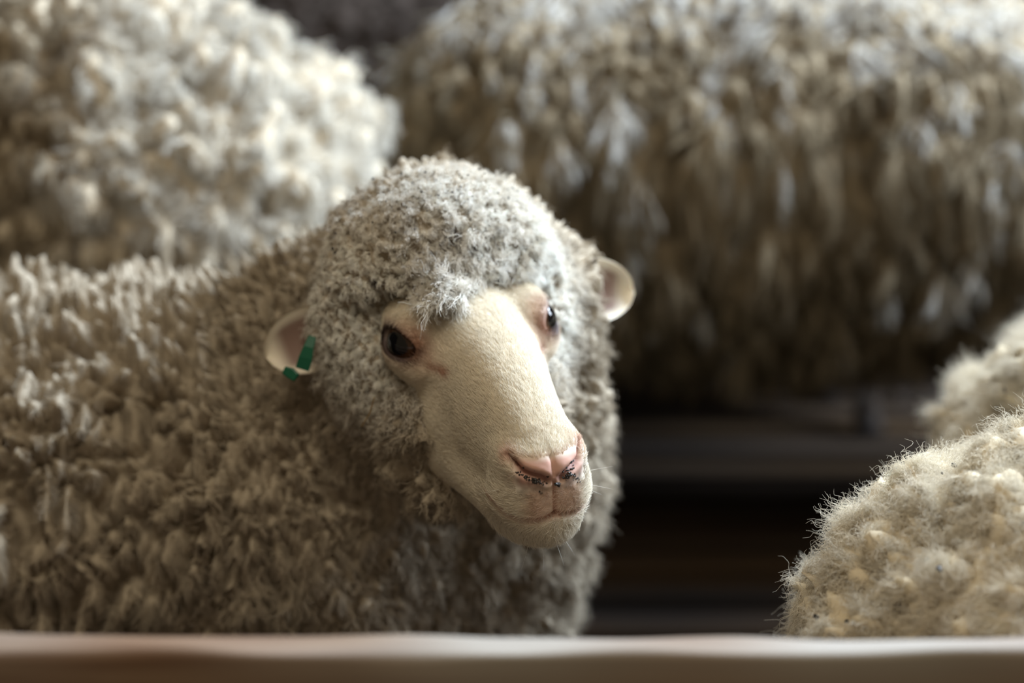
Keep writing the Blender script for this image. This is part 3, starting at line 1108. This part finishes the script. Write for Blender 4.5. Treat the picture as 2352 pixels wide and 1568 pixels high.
def dirt_specks(V, boxes, n, size, parent, seed):
    r = np.random.default_rng(seed)
    s = cam_depth(V)
    c, z = [], []
    for x0, y0, x1, y1, k in boxes:
        m = np.where((s[:, 0] > x0) & (s[:, 0] < x1) & (s[:, 1] > y0) & (s[:, 1] < y1))[0]
        if len(m) == 0:
            continue
        cand = r.choice(m, min(len(m), k * 60))
        # keep the ones on the visible skin of the fleece
        cell = {}
        for i in m:
            key = (int(s[i, 0] // 9), int(s[i, 1] // 9))
            if key not in cell or s[i, 2] < cell[key]:
                cell[key] = s[i, 2]
        got = 0
        for i in cand:
            if s[i, 2] < cell[(int(s[i, 0] // 9), int(s[i, 1] // 9))] + 0.01:
                d = CAM - V[i]; d /= np.linalg.norm(d)
                c.append(V[i] + d * r.uniform(0.004, 0.010) + np.array([0, 0, 0.004])); z.append(size * r.uniform(0.5, 1.3))
                got += 1
                if got >= k:
                    break
    if c:
        lump_mesh('dirt_specks', c, z, DIRT, parent, 'stuff', seed)


dirt_specks(V1, [(640, 400, 1000, 720, 60), (1000, 395, 1180, 470, 25), (1180, 440, 1400, 700, 30), (1300, 700, 1400, 980, 14), (700, 850, 1100, 1150, 14)], 0, 0.0011, s1, 8)


# ear tag
TAG = flat_material('green_plastic_tag', (0.0, 0.10, 0.05), 0.4, 0.5)


def strip(name, pts, width, thick, mat, parent):
    """flat bent strap through world points, facing the camera"""
    pts = np.array(pts)
    V, F = [], []
    for i, p in enumerate(pts):
        t = pts[min(i + 1, len(pts) - 1)] - pts[max(i - 1, 0)]; t /= np.linalg.norm(t)
        nrm = BACK - t * (BACK @ t); nrm /= np.linalg.norm(nrm)
        s_ = np.cross(t, nrm)
        w = width[i] if hasattr(width, '__len__') else width
        for a_, b_ in ((1, 1), (1, -1), (-1, -1), (-1, 1)):
            V.append(p + s_ * w / 2 * a_ + nrm * thick / 2 * b_)
    for i in range(len(pts) - 1):
        for j in range(4):
            k = (j + 1) % 4
            F.append([i * 4 + j, i * 4 + k, i * 4 + 4 + k, i * 4 + 4 + j])
    F.append([3, 2, 1, 0]); e = (len(pts) - 1) * 4; F.append([e, e + 1, e + 2, e + 3])
    o = mesh_obj(name, V, F, mat, parent, smooth=False)
    m = o.modifiers.new('round', 'BEVEL'); m.width = thick * 0.3; m.segments = 2
    return o


tag = strip('ear_tag', [P(718, 772, 1.628), P(709, 797, 1.625), P(702, 822, 1.624), P(694, 848, 1.625)], [0.007, 0.009, 0.012, 0.012], 0.002, TAG, s1)
tag['label'] = 'green plastic tag in the ear'
strip('tag_button', [P(652, 849, 1.632), P(668, 857, 1.630), P(682, 868, 1.628)], [0.007, 0.010, 0.008], 0.004, TAG, tag)

# straw stalk caught in the neck wool
a_, b_ = surf_point(863, 912, V1, 12), surf_point(842, 985, V1, 12)
a_ = a_ + BACK * 0.022; b_ = b_ + BACK * 0.022
m_ = (a_ + b_) / 2 + np.array([0.002, -0.002, 0])
STRAW = flat_material('dry_straw', (0.55, 0.36, 0.12), 0.5, 0.4)
st = strip('straw', [a_, m_, b_], [0.0007, 0.0010, 0.0008], 0.0006, STRAW, None)
st['label'] = "thin yellow straw stalk caught in the wool below the looking sheep's eye"
st['category'] = 'straw'


# ------------------------------------------------------------------ sheep 2: rump towards us, upper left
def torso2(q):
    c = np.array([-0.485, 2.385, 0.57])
    d = ell(q, c, (0.312, 0.265, 0.303))
    d = smin(d, cone(q, c + [-0.05, 0.10, -0.01], c + [-0.24, 0.40, -0.02], 0.29, 0.26), 0.08)
    d = smin(d, cone(q, c + [-0.34, 0.50, 0.04], c + [-0.58, 0.54, 0.20], 0.17, 0.12), 0.08)
    return smax(d, 0.27 - q[:, 2] + 0.03 * vnoise(q / 0.1, 2), 0.06)


_t2 = wool_tint((0.73, 0.69, 0.61), 0.12)


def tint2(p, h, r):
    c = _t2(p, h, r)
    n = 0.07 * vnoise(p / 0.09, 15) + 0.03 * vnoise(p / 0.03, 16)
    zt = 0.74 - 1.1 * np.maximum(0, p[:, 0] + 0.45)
    k = np.clip(np.maximum((zt - p[:, 2] + n) / 0.10, (-0.46 - p[:, 0] + n) / 0.10), 0, 1)[:, None]      # shade painted into the wool: left and lower flank browner
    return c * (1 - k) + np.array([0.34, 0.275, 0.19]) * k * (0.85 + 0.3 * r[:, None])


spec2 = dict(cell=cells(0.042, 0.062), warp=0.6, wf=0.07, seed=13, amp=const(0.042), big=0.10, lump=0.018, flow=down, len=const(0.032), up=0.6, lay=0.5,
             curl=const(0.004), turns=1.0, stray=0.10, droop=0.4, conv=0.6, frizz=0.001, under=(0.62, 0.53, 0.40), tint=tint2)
legs2 = [((-0.66, 2.38, 0.42), (-0.66, 2.34, 0.0)), ((-0.40, 2.42, 0.42), (-0.38, 2.36, 0.0)), ((-0.86, 2.76, 0.40), (-0.87, 2.77, 0.0)), ((-0.62, 2.84, 0.40), (-0.61, 2.86, 0.0))]
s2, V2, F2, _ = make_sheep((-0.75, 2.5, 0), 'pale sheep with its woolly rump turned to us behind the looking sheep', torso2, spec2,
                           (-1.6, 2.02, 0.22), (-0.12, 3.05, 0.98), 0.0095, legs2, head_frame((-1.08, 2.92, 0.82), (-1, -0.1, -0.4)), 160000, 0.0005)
print('sheep 2', len(V2), round(time.time() - T0, 1))


# ------------------------------------------------------------------ sheep 3: side-on behind
def torso3(q):
    d = cone(q, (0.06, 2.73, 0.585), (0.95, 2.72, 0.545), 0.272, 0.262)
    d = smin(d, ell(q, (0.40, 2.72, 0.60), (0.45, 0.28, 0.29)), 0.05)
    d = smin(d, cone(q, (1.10, 2.72, 0.62), (1.32, 2.68, 0.82), 0.17, 0.12), 0.1)
    return smax(d, 0.285 - q[:, 2] + 0.02 * vnoise(q / 0.1, 2), 0.08)


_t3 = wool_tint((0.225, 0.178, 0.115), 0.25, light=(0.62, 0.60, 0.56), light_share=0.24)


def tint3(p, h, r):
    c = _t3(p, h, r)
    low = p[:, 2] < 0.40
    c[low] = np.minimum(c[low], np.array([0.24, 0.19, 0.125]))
    k = np.clip((p[:, 2] - 0.785 + 0.05 * vnoise(p / [0.03, 0.03, 0.1], 5)) / 0.05, 0, 1)[:, None]      # light from above painted into the wool as a paler back
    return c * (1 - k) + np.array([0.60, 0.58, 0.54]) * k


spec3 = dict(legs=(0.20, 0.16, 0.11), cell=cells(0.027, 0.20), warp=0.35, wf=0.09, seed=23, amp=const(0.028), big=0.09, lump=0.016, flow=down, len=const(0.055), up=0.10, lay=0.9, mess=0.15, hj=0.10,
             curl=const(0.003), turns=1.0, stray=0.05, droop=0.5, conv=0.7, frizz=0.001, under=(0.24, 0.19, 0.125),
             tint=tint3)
legs3 = [((-0.02, 2.62, 0.42), (-0.06, 2.60, 0.0)), ((0.0, 2.86, 0.42), (-0.02, 2.88, 0.0)), ((0.98, 2.62, 0.40), (1.0, 2.60, 0.0)), ((0.99, 2.84, 0.40), (0.97, 2.86, 0.0))]
s3, V3, F3, _ = make_sheep((0.5, 2.72, 0), 'long shaggy sheep standing side-on behind, brown matted flank and pale top-lit back', torso3, spec3,
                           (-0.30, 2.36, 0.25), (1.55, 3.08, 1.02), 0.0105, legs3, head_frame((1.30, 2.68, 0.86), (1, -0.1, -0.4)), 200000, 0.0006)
print('sheep 3', len(V3), round(time.time() - T0, 1))

# ------------------------------------------------------------------ sheep 5: in the shade behind the gap
def torso5(q):
    d = cone(q, (-0.40, 3.33, 0.58), (0.56, 3.34, 0.58), 0.225, 0.23)
    d = smin(d, cone(q, (-0.58, 3.34, 0.66), (-0.78, 3.34, 0.84), 0.15, 0.11), 0.1)
    return smax(d, 0.33 - q[:, 2], 0.06)


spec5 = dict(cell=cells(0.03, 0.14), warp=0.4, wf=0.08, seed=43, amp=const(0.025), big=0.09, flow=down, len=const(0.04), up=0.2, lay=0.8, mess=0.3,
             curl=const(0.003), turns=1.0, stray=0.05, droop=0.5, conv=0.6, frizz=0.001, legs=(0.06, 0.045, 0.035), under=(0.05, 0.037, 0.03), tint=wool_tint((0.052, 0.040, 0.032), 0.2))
legs5 = [((-0.42, 3.24, 0.42), (-0.44, 3.24, 0.0)), ((-0.40, 3.42, 0.42), (-0.38, 3.44, 0.0)), ((0.62, 3.24, 0.42), (0.64, 3.22, 0.0)), ((0.62, 3.42, 0.42), (0.60, 3.44, 0.0))]
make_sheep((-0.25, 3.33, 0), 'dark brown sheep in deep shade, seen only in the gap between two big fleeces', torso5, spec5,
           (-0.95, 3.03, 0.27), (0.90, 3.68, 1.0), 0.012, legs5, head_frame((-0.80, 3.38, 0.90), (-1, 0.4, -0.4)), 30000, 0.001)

# ------------------------------------------------------------------ sheep 4: near, lower right
C4a = P(2440, 1640, 1.50); C4b = P(2690, 1190, 1.85)


def torso4(q):
    d = ell(q, C4a, (0.225, 0.20, 0.228))
    d = smin(d, ell(q, C4b, (0.23, 0.22, 0.225)), 0.13)
    c = C4b + [0.10, 0.22, 0.0]
    d = smin(d, ell(q, c, (0.21, 0.24, 0.21)), 0.08)
    d = smin(d, cone(q, c + [0.08, 0.12, 0.05], c + [0.16, 0.22, 0.20], 0.15, 0.11), 0.06)
    return smax(d, 0.245 - q[:, 2] + 0.02 * vnoise(q / 0.1, 2), 0.06)


spec4 = dict(cell=cells(0.036, 0.022), warp=0.9, wf=0.04, seed=33, amp=const(0.021), lump=0.022, big=0.045, part=const(0.2), flow=down, len=const(0.017), up=0.5, lay=0.5,
             curl=const(0.003), turns=1.2, stray=0.30, droop=0.3, conv=0.45, frizz=0.0014, under=(0.72, 0.62, 0.45), tint=wool_tint((0.81, 0.745, 0.62), 0.05, dirt=0.0), phj=1.0)
cx4, cy4 = C4a[0], C4a[1]
legs4 = [((cx4 - 0.06, cy4 + 0.06, 0.34), (cx4 - 0.07, cy4 + 0.05, 0.0)), ((cx4 + 0.12, cy4 + 0.02, 0.34), (cx4 + 0.13, cy4 + 0.0, 0.0)), ((cx4 + 0.25, cy4 + 0.58, 0.34), (cx4 + 0.25, cy4 + 0.58, 0.0)), ((cx4 + 0.42, cy4 + 0.52, 0.34), (cx4 + 0.43, cy4 + 0.52, 0.0))]
c_ = C4b + [0.28, 0.46, 0.27]
s4, V4, F4, _ = make_sheep((cx4, cy4, 0), 'warm cream fluffy sheep close by at the lower right, dark specks in its wool', torso4, spec4,
                           (cx4 - 0.26, cy4 - 0.26, 0.19), (cx4 + 0.75, cy4 + 1.05, 0.98), 0.0075, legs4, head_frame(c_, (0.6, 0.8, -0.4)), 420000, 0.00016)
dirt_specks(V4, [(1820, 1300, 1960, 1450, 8), (1960, 1130, 2140, 1300, 8), (2150, 900, 2352, 1000, 5), (2140, 1050, 2352, 1250, 6), (2000, 1250, 2352, 1450, 8)], 0, 0.0019, s4, 18)
print('sheep 4', len(V4), round(time.time() - T0, 1))
